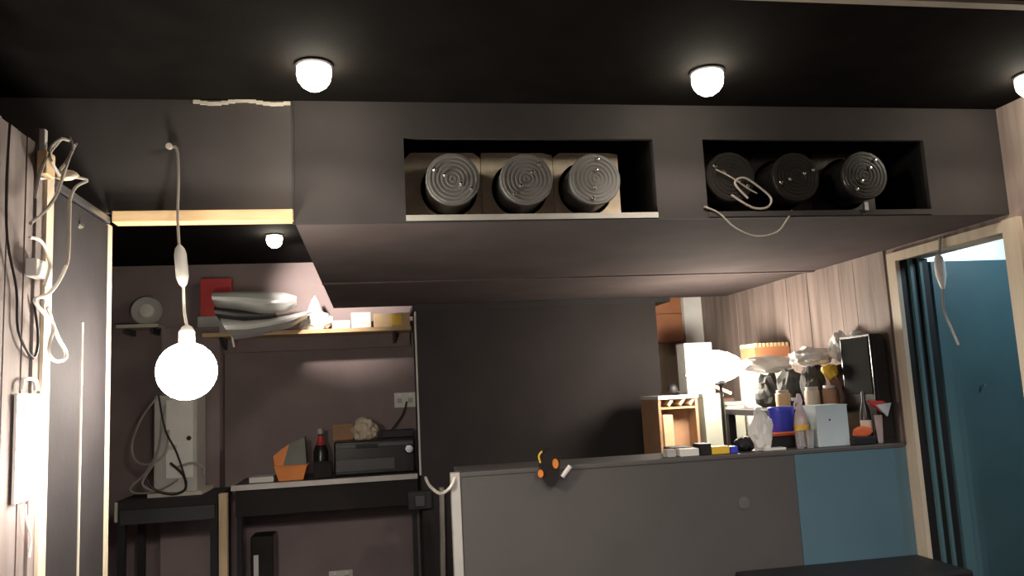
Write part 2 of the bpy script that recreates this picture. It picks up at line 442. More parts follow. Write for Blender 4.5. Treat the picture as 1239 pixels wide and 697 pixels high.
# ================================================================== ROUND FIXTURES IN THE OPENINGS
def fixture(px, py, ang, face, label, wood, xa, xb, k):
    c = onY(px, py, 2.615)
    t = thing('round_fixture', (c.x, 2.70, NZ0 + 0.0005), label, 'fixture', 'ribbed round fixtures in the bulkhead openings')
    # wooden or black backing case with a round hole
    m = MB(); seg = 32; hy = 2.745; R_ = 0.101
    hc = Vector((c.x + 0.0, hy, c.z - 0.0))
    z0, z1 = NZ0 + 0.001, NZ1 - 0.006
    ring, outer = [], []
    for i in range(seg):
        a = 2*math.pi*i/seg
        ca, sa = math.cos(a), math.sin(a)
        ring.append((hc.x + R_*ca, min(max(hc.z + R_*sa, z0 + 0.004), z1 - 0.002)))
        sx = ((xb - hc.x) if ca > 0 else (hc.x - xa)) / max(abs(ca), 1e-6)
        sz = ((z1 - hc.z) if sa > 0 else (hc.z - z0)) / max(abs(sa), 1e-6)
        q = min(sx, sz); outer.append((hc.x + q*ca, hc.z + q*sa))
    vs = [(x, hy, z) for x, z in ring] + [(x, hy, z) for x, z in outer] + [(x, hy + 0.012, z) for x, z in ring] + [(x, hy + 0.012, z) for x, z in outer]
    fs = []
    for i in range(seg):
        j = (i + 1) % seg
        fs += [(i, j, seg+j, seg+i), (2*seg+i, 3*seg+i, 3*seg+j, 2*seg+j), (i, 2*seg+i, 2*seg+j, j), (seg+i, seg+j, 3*seg+j, 3*seg+i)]
    m._add(vs, fs)
    m.box(xa, xb, hy - 0.05, hy, z0, z0 + 0.012) if wood else None
    m.build('backing_case', M_PLY if wood else M_GLOSSB, t)
    r = 0.091
    A = axis_to((c.x, 2.615, c.z), (0, -1, 0))
    MB().lathe([(r*0.94, -0.33), (r*0.97, -0.02), (r, -0.012), (r, 0.0), (r*0.965, 0.004)], A, 40).build('housing', M_RIB if face is M_RIB else M_GLOSSB, t, True)
    prof = [(r*0.96, 0.0035)]
    nr = 6
    for i in range(nr):
        ra = r*0.92*(1 - i/nr); rb = r*0.92*(1 - (i+0.55)/nr)
        prof += [(ra, 0.0005), (ra - 0.003, 0.0065), (rb, 0.0065), (rb - 0.002, 0.0005)]
    prof += [(0.002, 0.0005)]
    MB().lathe(prof, A, 40).build('ribbed_face', face, t)
    for q in (-0.80, -0.36, 0.36, 0.80):
        sxp = c.x + q*r*math.cos(ang)*0.95; szp = c.z + q*r*math.sin(ang)*0.95
        MB().lathe([(0.0072, 0.003), (0.0072, 0.0115), (0.004, 0.0145), (0.0005, 0.015)], axis_to((sxp, 2.615, szp), (0, -1, 0)), 10).build('screw', M_SCREW, t)
R = math.radians
fixture(548, 217, R(-28), M_RIB, 'ribbed round fixture in pale plywood, leftmost in the left opening', True, 0.122, 0.392, 0)
fixture(637, 217, R(48), M_RIB, 'ribbed round fixture in pale plywood, middle of the left opening', True, 0.394, 0.654, 1)
fixture(720, 217, R(80), M_RIB, 'ribbed round fixture, rightmost in the left opening beside the empty black gap', True, 0.656, 0.90, 2)
fixture(884, 214, R(-32), M_GLOSSB, 'glossy black round fixture behind a loop of cable, right opening', False, 1.176, 1.42, 3)
fixture(963, 214, R(20), M_GLOSSB, 'glossy black round fixture, middle of the right opening', False, 1.422, 1.66, 4)
fixture(1046, 212, R(52), M_GLOSSB, 'glossy black round fixture with slanted screw row, rightmost of all', False, 1.662, 1.92, 5)
# loose cable hanging from the right opening
m = MB()
Yc = 2.592
m.tube([onY(852, 250, Yc), onY(870, 258, Yc), onY(890, 276, Yc-0.01), onY(915, 286, Yc-0.01), onY(940, 281, Yc-0.01), onY(952, 266, Yc), onY(958, 255, Yc+0.02)], 0.0035)
m.tube([onY(885, 236, Yc), onY(910, 251, Yc), onY(928, 251, Yc), onY(933, 240, Yc), onY(918, 226, Yc), onY(900, 215, Yc), onY(889, 222, Yc), onY(905, 240, Yc)], 0.004)
m.tube([onY(866, 205, Yc), onY(884, 214, Yc), onY(905, 228, Yc), onY(916, 234, Yc)], 0.0025)
tag(m.build('loose_cable', M_CABLEG, None, True), 'loose grey cable looping out of the right bulkhead opening', 'cable')
cp = onY(1047, 252, 2.595)
tag(B(cp.x-0.008, cp.x+0.008, 2.585, 2.60, SZ+0.018, SZ+0.05, bev=0.002).build('cable_clip', M_METAL), 'small metal clip on the lip of the right opening', 'clip')

# ================================================================== GLOBE LAMP AND ITS CABLE
YG = 2.40
g = onY(226, 449, YG)
t = thing('globe_lamp', (g.x, YG, g.z), 'glaring lit globe lamp hanging on a cable at left', 'lamp')
MB().blob((g.x, YG, g.z), 0.082, 0.082, 0.082, 3, 0, flat=False).build('globe', M_GLOW, t, True)
MB().lathe([(0.022, 0.075), (0.022, 0.11), (0.014, 0.125), (0.006, 0.13)], Matrix.Translation((g.x, YG, g.z)), 16).build('lamp_holder', M_WHITE, t, True)
h0 = onY(214, 180, D - 0.012)
m = MB().tube([h0 + Vector((-0.025, 0, 0)), h0, onY(216, 215, D-0.03), onY(215, 262, D-0.05), onY(217, 300, 2.50)], 0.0045)
m.build('cable', M_CABLEG, t, True)
a_, b_ = onY(217, 297, 2.50), onY(222, 347, 2.47)
dm = (b_ - a_)
MB().lathe([(0.006, 0), (0.014, 0.012), (0.018, 0.03), (0.018, dm.length-0.03), (0.012, dm.length-0.01), (0.005, dm.length)], axis_to(a_, dm), 12).build('inline_switch', M_GREYB, t, True)
MB().tube([b_, onY(223, 375, 2.45), Vector((g.x, YG, g.z + 0.128))], 0.0045).build('cable', M_CABLEW, t, True)
MB().lathe([(0.004, 0), (0.004, 0.022), (0.010, 0.023), (0.010, 0.028)], axis_to(h0 + Vector((-0.02, 0.011, 0.004)), (0, -1, 0)), 10).build('hook', M_PALE, t)

# ================================================================== LEFT PARTITION: wires, box, work light
XW = XL + 0.016
def w(px, py, X=XW + 0.0): return onX(px, py, X)
pan0, pan1 = onX(24, 478, XL + 0.012), onX(48, 600, XL + 0.012)
t = thing('work_light', (XL, (pan0.y + pan1.y)/2, pan1.z), 'glaring white work light panel on the left partition', 'lamp')
B(XL + 0.001, XL + 0.008, pan0.y - 0.002, pan1.y + 0.002, pan1.z - 0.004, pan0.z + 0.004, bev=0.001).build('housing', M_WHITE, t)
MB().prism([(onX(a, b, XL + 0.012).y, onX(a, b, XL + 0.012).z) for a, b in ((22,560),(23,500),(26,487),(35,485),(40,478),(48,480),(48,598),(42,600),(34,597),(27,588))], XL + 0.0082, XL + 0.012, 'x').build('lit_panel', M_PANELGLOW, t)
MB().tube([(XL+0.008, pan0.y + 0.02, pan0.z + 0.011), (XL+0.008, pan0.y+0.03, pan0.z+0.035), (XL+0.008, pan1.y-0.03, pan0.z+0.035), (XL+0.008, pan1.y-0.02, pan0.z+0.011)], 0.004).build('handle', M_WHITE, t, True)
MB().tube([(XL+0.010, pan0.y + 0.05, pan1.z - 0.011), (XL+0.012, pan0.y+0.055, pan1.z-0.05), (XL+0.012, pan0.y+0.08, pan1.z-0.09), (XL+0.012, pan0.y+0.075, pan1.z-0.13)], 0.0025).build('cable', M_CABLEW, t, True)
s0, s1 = onX(39, 312, XL + 0.02), onX(50, 338, XL + 0.02)
t = thing('switch_box', (XL, s0.y, s1.z), 'small white switch box on the brown post at left', 'switch')
B(XL + 0.0045, XL + 0.03, s0.y, s1.y, s1.z, s0.z, bev=0.003).build('body', M_WHITE, t)
B(XL + 0.0302, XL + 0.035, s0.y + 0.012, s1.y - 0.012, s1.z + 0.02, s0.z - 0.02, bev=0.001).build('rocker', M_WHITEP, t)
jx = XL + 0.03
j = onX(80, 212, jx)
t = thing('junction_connector', (jx, j.y, j.z), 'cream cable connector with grey wires atop the near door post', 'connector')
MB().blob(j, 0.028, 0.016, 0.014, 2, 0.25, 2.0, 3, flat=False).build('connector_block', M_CREAM, t, True)
B(XL + 0.0125, XL + 0.034, onX(54, 200, jx).y, onX(65, 200, jx).y, onX(60, 214, jx).z, onX(60, 186, jx).z, bev=0.002).build('terminal_cap', M_KRAFT, t)
for pts in ([(72,212),(62,195),(60,180),(74,168),(86,172),(90,176)], [(42,240),(48,210),(60,185),(75,167)], [(92,174),(84,190),(74,220),(66,240),(52,258),(37,270)],
            [(84,166),(88,180),(80,196),(72,206)]):
    MB().tube([w(a, b, jx + 0.01*(k % 2)) for k, (a, b) in enumerate(pts)], 0.0042).build('wire', M_CABLEG, t, True)
MB().tube([w(*p, jx) for p in ((88,214),(100,216),(105,219),(92,226),(85,240),(84,262),(83,300),(80,322),(66,348),(50,362))], 0.0045).build('wire', M_CABLEG, t, True)
m = MB()
m.tube([w(*p, jx + 0.012) for p in ((80,322),(70,342),(58,356),(44,361),(43,366),(52,378),(62,388),(66,398),(72,412),(79,424),(79,434),(68,437),(60,430),(60,415),(64,400),(62,385),(57,372))], 0.0045)
m.tube([w(*p, jx + 0.012) for p in ((36,287),(50,292),(58,310),(60,325),(54,345))], 0.004)
tag(m.build('hanging_cable', M_CABLEW, None, True), 'white cable hanging in a loop down the near door post', 'cable')
m = MB().tube([w(*p, XL + 0.006) for p in ((12,150),(8,220),(9,290),(20,350),(22,400),(38,432),(45,425),(46,400),(40,360))], 0.003)
tag(m.build('hanging_cable', M_CABLEB, None, True), 'thin black cable drooping down the pinkish partition', 'cable')
# bracket piece at the top of the brown post
a_ = onX(43, 166, XL + 0.01)
tag(B(XL + 0.0045, XL + 0.018, 2.048, 2.066, 2.02, 2.144, bev=0.002).build('post_bracket', M_WHITE), 'pale metal bracket at the head of the brown post', 'bracket')

# ================================================================== BACK ROOM, LEFT: table, box, shelf, worktop
TZ = 0.95
t = thing('small_table', (-1.2, 5.1, 0), 'small dark table under the grey metal box at left', 'table')
B(-1.46, -0.90, 4.95, 5.42, TZ - 0.05, TZ, bev=0.004).build('tabletop', M_PILL, t)
B(-1.455, -1.44, 4.944, 4.9495, TZ - 0.11, TZ - 0.001).build('edge_strip', M_PALE, t)
B(-1.43, -0.92, 4.955, 4.975, TZ - 0.13, TZ - 0.051).build('apron', M_DGREY, t)
for a, b_ in ((-1.43, 4.98), (-0.93, 4.98), (-1.43, 5.38), (-0.93, 5.38)):
    B(a - 0.02, a + 0.02, b_ , b_ + 0.04, 0, TZ - 0.051).build('leg', M_BLACK, t)
YT = 5.1
x0, x1, z0, z1 = span(186, 478, 238, 596, YT)
t = thing('metal_cabinet_box', ((x0+x1)/2, YT+0.1, TZ), 'upright light grey metal box with tangled cables below the globe lamp', 'box')
B(x0, x1, YT, YT + 0.26, TZ, z1, bev=0.006).build('body', M_GREYB, t)
B(x0 + 0.07, x1 - 0.02, YT - 0.008, YT - 0.0005, TZ + 0.10, z1 - 0.03, bev=0.002).build('front_cover', M_WHITE, t)
q = onY(229, 530, YT)
MB().lathe([(0.014, 0), (0.014, 0.004), (0.010, 0.012), (0.001, 0.013)], axis_to((q.x, YT - 0.0085, q.z), (0, -1, 0)), 12).build('knob', M_BLACK, t)
q = onY(208, 542, YT); B(q.x - 0.03, q.x + 0.03, YT - 0.014, YT - 0.0085, q.z - 0.012, q.z + 0.018).build('rating_plate', M_PALE, t)
B(x0 - 0.02, x1 + 0.04, YT - 0.05, YT + 0.29, TZ + 0.0002, TZ + 0.022).build('base_tray', M_PALE, t)
for k, (pts, mm, r) in enumerate([
    ([(190,480),(172,505),(160,535),(163,556),(180,562),(200,548),(204,520)], M_CABLEG, 0.007),
    ([(196,500),(192,540),(176,572),(158,590),(165,597),(190,594),(215,580)], M_CABLEG, 0.006),
    ([(206,560),(222,575),(224,592),(208,598),(186,592),(178,580)], M_CABLEB, 0.008),
    ([(200,490),(195,530),(186,560),(172,585),(186,595)], M_CABLEG, 0.007),
    ([(214,565),(232,560),(246,566),(246,575)], M_CABLEG, 0.005),
    ([(192,478),(200,520),(214,548),(226,585)], M_CABLEB, 0.006)]):
    MB().tube([onY(a, b, YT - 0.03 - 0.012*k) for a, b in pts], r).build('cable', mm, t, True)

# left shelf piece with disc
YS = 5.62
x0, x1, z0, z1 = span(146, 394, 196, 400, YS)
sh = thing('wall_shelf', (x0, 5.68, z0), 'short pale wall shelf carrying the round white disc', 'shelf')
B(x0, x1, 5.52, YB - 0.001, z1 - 0.022, z1).build('board', M_PALE, sh)
for xx in (x0 + 0.04, x1 - 0.06):
    B(xx, xx + 0.02, 5.56, YB - 0.001, z1 - 0.06, z1 - 0.0225).build('bracket', M_DGREY, sh)
q = onY(177, 374, YS)
t = thing('white_disc', (q.x, YS, z1), 'round white speaker disc standing on the short shelf', 'disc')
r = 0.098
zc = z1 + r
A = axis_to((q.x, YS, zc + 0.001), (0.15, -1, 0.1))
MB().lathe([(r*0.98, -0.04), (r, -0.01), (r*0.92, 0.0), (r*0.55, -0.012), (r*0.5, -0.012)], A, 32).build('rim', M_GREYB, t, True)
MB().lathe([(r*0.5, -0.011), (r*0.45, 0.004), (r*0.2, 0.010), (0.001, 0.011)], A, 24).build('hub', M_WHITE, t, True)

# long shelf with lit clutter
xa, xb = onY(352, 399, 5.5).x, PX0 - 0.012
SHZ = onY(450, 396, 5.46).z
sh = thing('wall_shelf', ((xa+xb)/2, 5.6, SHZ - 0.03), 'long back shelf left of the pillar, loaded with bright lit clutter', 'shelf')
xa0 = onY(246, 405, 5.5).x
B(xa0, xb, 5.46, YB - 0.001, SHZ - 0.026, SHZ).build('board', M_PINE, sh)
B(xa0, xb, 5.70, YB - 0.001, SHZ - 0.12, SHZ - 0.027).build('support_rail', M_BACK, sh)
for xx in (xa0 + 0.1, xb - 0.12):
    MB().prism([(5.50, SHZ - 0.0265), (5.69, SHZ - 0.0265), (5.69, SHZ - 0.10)], xx, xx + 0.02, 'x').build('bracket', M_DGREY, sh)
# glossy grey curved sheet, sticking out in front of the shelf
def curved_sheet(name, px_pts_top, px_pts_bot, Y0, Y1, m):
    mm = MB(); nU = len(px_pts_top)
    for th in (0.0, 0.012):
        pass
    vs, fs = [], []
    NV = 6
    for i in range(nU):
        t_ = i/(nU-1)
        a = onY(*px_pts_top[i], Y0 + (Y1-Y0)*t_); b = onY(*px_pts_bot[i], Y0 + (Y1-Y0)*t_)
        for k in range(NV):
            s = k/(NV-1)
            p = a.lerp(b, s); p.y -= 0.10*math.sin(math.pi*s)*(1-0.3*t_)
            vs.append(p)
    n0 = len(vs)
    vs += [v + Vector((0, 0.010, 0)) for v in vs]
    for i in range(nU-1):
        for k in range(NV-1):
            a = i*NV+k; fs.append((a, a+1, a+NV+1, a+NV)); fs.append((n0+a, n0+a+NV, n0+a+NV+1, n0+a+1))
    for i in range(nU-1):
        a = i*NV; fs.append((a, a+NV, n0+a+NV, n0+a)); a = i*NV+NV-1; fs.append((a, n0+a, n0+a+NV, a+NV))
    for k in range(NV-1):
        fs.append((k, n0+k, n0+k+1, k+1)); a = (nU-1)*NV+k; fs.append((a, a+1, n0+a+1, n0+a))
    mm._add(vs, fs)
    return mm
t = thing('glossy_sheet_roll', onY(320, 398, 5.3), 'glossy grey curved sheet with two bright highlights on the back shelf', 'sheet')
curved_sheet('s', [(258,354),(290,353),(320,353),(345,354),(360,358)], [(262,372),(290,375),(320,380),(345,378),(360,370)], 5.2, 5.44, M_FOIL).build('upper_fold', M_FOIL, t, True)
curved_sheet('s', [(266,385),(295,388),(325,386),(350,381),(372,376)], [(284,411),(305,408),(330,402),(352,396),(372,386)], 5.2, 5.44, M_FOIL).build('lower_fold', M_FOIL, t, True)
curved_sheet('s', [(260,371),(285,374),(310,378),(335,379)], [(266,388),(290,391),(315,389),(336,384)], 5.26, 5.42, M_DGREY).build('inner_fold', M_DGREY, t, True)
q = onY(281, 410, 5.2)
MB().tube([onY(278, 400, 5.18), onY(281, 410, 5.18), onY(283, 420, 5.18)], 0.006).build('tie_strip', M_WHITE, t)
x0, x1, z0, z1 = span(243, 341, 280, 354, 5.62)
tag(B(x0, x1, 5.60, 5.70, SHZ + 0.12, z1 + 0.02, bev=0.004).build('red_box', M_RED), 'red box standing behind the glossy grey sheet', 'box')
SC = MB()
# support for the red box: low stack below it on the shelf
x0_, x1_ = x0, x1
tag(B(x0 - 0.01, x1 + 0.02, 5.56, 5.73, SHZ + 0.001, SHZ + 0.1195, bev=0.003).build('grey_carton', M_GREYB), 'grey carton under the red box on the back shelf', 'box')

def crumple(name, px0, py0, px1, py1, Y, zbase, m, label, cat, amp=0.35, fr=2.6, seed=1, dy=None, sub=3, group=None):
    x0, x1, z0, z1 = span(px0, py0, px1, py1, Y)
    if zbase is not None: z0 = zbase
    sx, hz = (x1-x0)/2, (z1-z0)/2
    dy = dy or sx*0.8
    sz = hz*2/1.72
    mm = MB().blob(((x0+x1)/2, Y + dy*0.3, z0 + 0.72*sz + 0.001), sx, dy, sz, sub, amp, fr, seed)
    return tag(mm.build(name, m), label, cat, group)
# crumpled white paper with peak
t = MB(); Y = 5.54
t.blob((onY(382, 386, Y).x, Y, SHZ + 0.05), 0.11, 0.07, 0.065, 3, 0.4, 2.8, 4)
q = onY(381, 366, Y); t.lathe([(0.055, -0.07), (0.038, -0.02), (0.02, 0.02), (0.004, 0.045)], Matrix.Translation((q.x, Y, q.z)), 9)
tag(t.build('crumpled_paper', M_BAG), 'peaked crumpled white paper glowing in the lamp on the back shelf', 'paper')
q = onY(397, 383, 5.52); tag(MB().lathe([(0.02, 0), (0.02, 0.05), (0.012, 0.06), (0.012, 0.075)], Matrix.Translation((q.x+0.01, 5.62, SHZ + 0.001)), 12).build('red_cap_tube', M_RED), 'small red capped tube beside the peaked paper', 'tube')
x0, x1, z0, z1 = span(402, 386, 424, 397, 5.5)
tag(B(x0, x1, 5.48, 5.6, SHZ + 0.001, SHZ + 0.055, bev=0.004).build('white_packet', M_WHITE), 'low white packet on the back shelf beside the peaked paper', 'packet')
x0, x1, z0, z1 = span(425, 378, 449, 396, 5.5)
tag(B(x0, x1, 5.49, 5.64, SHZ + 0.001, z1, bev=0.004).build('white_packet', M_WHITE), 'taller white packet on the back shelf beside the orange carton', 'packet')
x0, x1, z0, z1 = span(452, 379, 500, 394, 5.5)
t = thing('orange_carton', ((x0+x1)/2, 5.55, SHZ), 'pale orange carton at the pillar end of the back shelf', 'box')
B(x0, min(x1, xb - 0.004), 5.49, 5.66, SHZ + 0.001, z1, bev=0.003).build('carton', M_KRAFT, t)
B(x0 + 0.12, x0 + 0.19, 5.484, 5.4895, SHZ + 0.012, z1 - 0.008).build('label', M_YEL, t)

# worktop
WZ = 0.972
wx0, wx1 = onY(282, 588, 5.22).x, PX0 - 0.0135
t = thing('worktop', ((wx0+wx1)/2, 5.45, 0), 'dark worktop with pale front edge left of the pillar', 'worktop')
B(wx0, wx1, 5.22, YB - 0.001, WZ - 0.03, WZ).build('top', M_DGREY, t)
B(wx0, wx1, 5.208, 5.2195, WZ - 0.03, WZ + 0.002).build('front_edge', M_TOP, t)
B(wx0 - 0.012, wx0 - 0.0005, 5.21, 5.6, WZ - 0.03, WZ + 0.001).build('end_edge', M_TOP, t)
B(wx0 + 0.01, wx1, 5.24, 5.27, WZ - 0.19, WZ - 0.0305).build('apron', M_PILL, t)
for xx in (wx0 + 0.01, wx1 - 0.04):
    B(xx, xx + 0.03, 5.28, 5.32, 0, WZ - 0.0305).build('leg', M_BLACK, t)
# radio
YR = 5.36
x0, x1, z0, z1 = span(404, 530, 503, 572, YR)
t = thing('black_radio', ((x0+x1)/2, YR + 0.1, WZ), 'wide black radio with silver knob on the worktop', 'radio')
xr1 = min(x1, wx1 - 0.005)
B(x0, xr1, YR, YR + 0.24, WZ + 0.001, z1 - 0.01, bev=0.012).build('body', M_GLOSSB, t)
B(x0 + 0.01, xr1 - 0.01, YR - 0.006, YR - 0.0003, z1 - 0.055, z1 - 0.03, bev=0.002).build('display_strip', M_DGREY, t)
q = onY(495, 543, YR); MB().lathe([(0.032, 0), (0.032, 0.012), (0.024, 0.022), (0.001, 0.023)], axis_to((q.x, YR - 0.0003, q.z), (0, -1, 0)), 20).build('knob', M_METAL, t, True)
q = onY(440, 545, YR); B(q.x - 0.05, q.x + 0.09, YR - 0.012, YR - 0.0063, z1 - 0.06, z1 - 0.035, bev=0.002).build('handle', M_BLACK, t)
q = onY(420, 560, YR); B(q.x - 0.07, q.x + 0.30, YR - 0.004, YR - 0.0003, WZ + 0.03, WZ + 0.10).build('speaker_grille', M_DGREY, t)
RZ = z1 - 0.0095
crumple('crumpled_yellow_cloth', 426, 506, 457, 532, YR + 0.06, RZ, M_CREAM, 'crumpled cream cloth on top of the black radio', 'cloth', seed=2)
x0, x1, z0, z1 = span(402, 515, 427, 531, YR + 0.12)
tag(B(x0, x1, YR + 0.135, YR + 0.21, RZ + 0.001, z1 + 0.01, bev=0.003).build('brown_carton', M_CARD), 'small brown carton on the left end of the black radio', 'box')
x0, x1, z0, z1 = span(461, 519, 502, 530, YR + 0.1)
tag(B(x0, min(x1, wx1 - 0.006), YR + 0.08, YR + 0.2, RZ + 0.001, RZ + 0.05, bev=0.004).build('black_tray', M_BLACK), 'flat black tray on the right end of the black radio', 'tray')
# orange tub with grey felt block and orange cap
Y = 5.36
x0, x1, z0, z1 = span(333, 562, 372, 580, Y)
c = ((x0+x1)/2, Y + 0.05, WZ + 0.001)
t = thing('orange_tub', c, 'orange tub on the worktop left of the radio', 'tub')
MB().prism([(x0 + 0.025, WZ + 0.001), (x1 - 0.025, WZ + 0.001), (x1, WZ + 0.085), (x0, WZ + 0.085)], Y - 0.04, Y + 0.12, 'y').build('bowl', M_ORANGE, t)
B(x0 - 0.006, x1 + 0.006, Y - 0.046, Y + 0.126, WZ + 0.0855, WZ + 0.094, bev=0.002).build('rim', M_ORANGE, t)
x0, x1, z0, z1 = span(337, 535, 371, 562, Y)
zz = WZ + 0.0945
t = thing('grey_felt_block', ((x0+x1)/2, Y + 0.04, zz), 'dark grey block with orange end leaning on the orange tub', 'block')
m = MB(); m.prism([(x0 + 0.03, zz), (x1, zz), (x1 - 0.01, zz + 0.17), (x0 + 0.07, zz + 0.13)], Y - 0.03, Y + 0.10, 'y'); m.build('body', M_GREYCARD, t)
m = MB(); m.prism([(x0 - 0.02, zz), (x0 + 0.0295, zz), (x0 + 0.069, zz + 0.13), (x0 + 0.02, zz + 0.10), (x0 - 0.03, zz + 0.06)], Y - 0.03, Y + 0.10, 'y'); o = m.build('end_cap', M_ORANGE, t); o['label'] = 'orange end cap'
x0, x1, z0, z1 = span(303, 570, 332, 581, Y)
tag(MB().box(x0, x1, Y - 0.06, Y + 0.10, WZ + 0.001, WZ + 0.035, bev=0.003).build('white_paper_stack', M_WHITE), 'low white paper stack at the left end of the worktop', 'paper')
# black bottle with red neck label
x0, x1, z0, z1 = span(376, 518, 400, 576, 5.48)
t = thing('dark_bottle', ((x0+x1)/2, 5.48, WZ), 'dark bottle with red label left of the black radio', 'bottle')
C_ = Matrix.Translation(((x0+x1)/2, 5.48, WZ + 0.001))
MB().lathe([(0.045, 0), (0.048, 0.01), (0.048, 0.16), (0.03, 0.21), (0.016, 0.235), (0.016, 0.27)], C_, 20).build('glass', M_GLOSSB, t, True)
MB().lathe([(0.0315, 0.2095), (0.034, 0.20), (0.0175, 0.238), (0.017, 0.26)], C_, 20).build('neck_label', M_RED, t, True)
MB().lathe([(0.0185, 0.2705), (0.0185, 0.30), (0.014, 0.305)], C_, 16).build('cap', M_GREYB, t)
x0, x1, z0, z1 = span(376, 545, 402, 577, 5.38)
tag(B(x0 + 0.02, x1, 5.33, 5.42, WZ + 0.001, WZ + 0.10, bev=0.006).build('dark_brown_box', M_PILL), 'small dark brown box in front of the dark bottle', 'box')
# sockets
def socket(px0, py0, px1, py1, label, n=2):
    x0, x1, z0, z1 = span(px0, py0, px1, py1, YB)
    t = thing('wall_socket', ((x0+x1)/2, YB, z0), label, 'socket')
    B(x0, x1, YB - 0.010, YB - 0.0005, z0, z1, bev=0.003).build('plate', M_WHITE, t)
    for k in range(n):
        xm = x0 + (x1-x0)*(k+0.5)/n
        B(xm - 0.016, xm + 0.016, YB - 0.0125, YB - 0.0102, (z0+z1)/2 - 0.02, (z0+z1)/2 + 0.012).build('socket_face', M_GREYB, t)
        B(xm - 0.008, xm + 0.008, YB - 0.015, YB - 0.0102, z1 - 0.024, z1 - 0.008).build('rocker', M_WHITEP, t)
    return t
t = socket(477, 475, 503, 493, 'white double wall socket above the radio with a cable plugged in')
q = onY(490, 488, YB - 0.03)
tag(MB().tube([onY(492, 486, YB - 0.02), onY(488, 500, YB-0.05), onY(480, 512, YB-0.08), onY(470, 525, 5.64)], 0.006).build('plug_cable', M_CABLEB, None, True), 'thin black cable from the double socket to behind the radio', 'cable')
socket(398, 690, 427, 706, 'white wall socket low on the wall under the worktop')

# pine stud, dark floor unit under worktop
t = B(*span(265, 597, 275, 700, 4.95)[:2], 4.94, 4.99, 0.0, onY(270, 597, 4.95).z, bev=0.002)
tag(t.build('pine_stud', M_PINEV), 'short raw pine upright between the small table and the worktop', 'post')
x0, x1, z0, z1 = span(303, 649, 331, 720, 5.4)
t = thing('black_speaker_box', ((x0+x1)/2, 5.45, 0), 'black upright box with a white strip under the worktop', 'speaker')
B(x0, x1, 5.40, 5.6, 0.0, z1, bev=0.01).build('body', M_GLOSSB, t)
q0, q1 = onY(307, 672, 5.4), onY(313, 697, 5.4)
B(q0.x, q1.x, 5.392, 5.3995, 0.25, q0.z, bev=0.001).build('light_strip', M_WHITE, t)
# dark gadget and cable by the counter end
q = onY(505, 606, 5.0)
t = thing('wall_plug', (q.x, 4.98, q.z), 'black plug adaptor on the pillar corner beside the counter post', 'plug')
x0, x1, z0, z1 = span(493, 594, 522, 616, 4.97)
xs = max(x0, PX0 + 0.002)
B(x0, x1, 4.94, 4.9985, z0, z1, bev=0.006).build('body', M_BLACK, t)
B((x0+x1)/2 - 0.03, (x0+x1)/2 + 0.03, 4.91, 4.9395, z0 + 0.02, z1 - 0.02, bev=0.004).build('socket_block', M_DGREY, t)
MB().tube([onY(534, 590, 4.93), onY(535, 640, 4.95), onY(536, 700, 4.96)], 0.016).build('downpipe', M_CABLEG, t, True)
m = MB().tube([onY(551, 573, 3.345) , onY(549, 582, 3.315), onY(543, 592, 3.31), onY(532, 597, 3.4), onY(520, 588, 3.6), onY(515, 578, 3.8)], 0.007)
tag(m.build('drooping_cable', M_CABLEW, None, True), 'pale cable drooping off the counter end post', 'cable')

# ================================================================== TAPE GADGET ON COUNTER EDGE
YK = 3.322
x0, x1, z0, z1 = span(648, 542, 682, 588, YK)
t = thing('tape_measure', ((x0+x1)/2, YK, z0), 'black and orange tape measure clipped over the counter edge', 'tape measure')
cx, cz = (x0+x1)/2 - 0.004, (z0+z1)/2
sp_ = spin((cx, YK, cz), 0, math.radians(-14), 0)
m = MB()
pts = [(0.026*math.cos(a) * (0.95 if math.sin(a) > 0 else 0.8), 0.078*math.sin(a)) for a in [2*math.pi*i/20 for i in range(20)]]
hw = (x1-x0)*0.30; hh = (z1-z0)/2*1.0
m.prism([(cx + u/0.026*hw*1.25, cz + v/0.078*hh) for u, v in pts], YK - 0.045, YK - 0.0, 'y'); m.build('case', M_GLOSSB, t)
for (a, b, ww, hh_) in ((654, 573, 0.011, 0.016), (672, 561, 0.012, 0.020)):
    q = onY(a, b, YK - 0.05)
    MB().prism([(q.x + ww*math.cos(2*math.pi*i/10), q.z + hh_*math.sin(2*math.pi*i/10)) for i in range(10)], YK - 0.056, YK - 0.0455, 'y').build('grip_pad', M_ORANGE, t)
q0 = onY(680, 577, YK - 0.03); q1 = onY(690, 564, YK - 0.03)
MB().tube([q0, q1], 0.010, 8, 0).build('tape_tongue', M_WHITE, t)
MB().tube([onY(654, 560, YK-0.047), onY(652, 552, YK-0.047), onY(656, 546, YK-0.047)], 0.004).build('clip', M_YEL, t)

# ================================================================== ON THE COUNTER
CZT = CT + 0.001
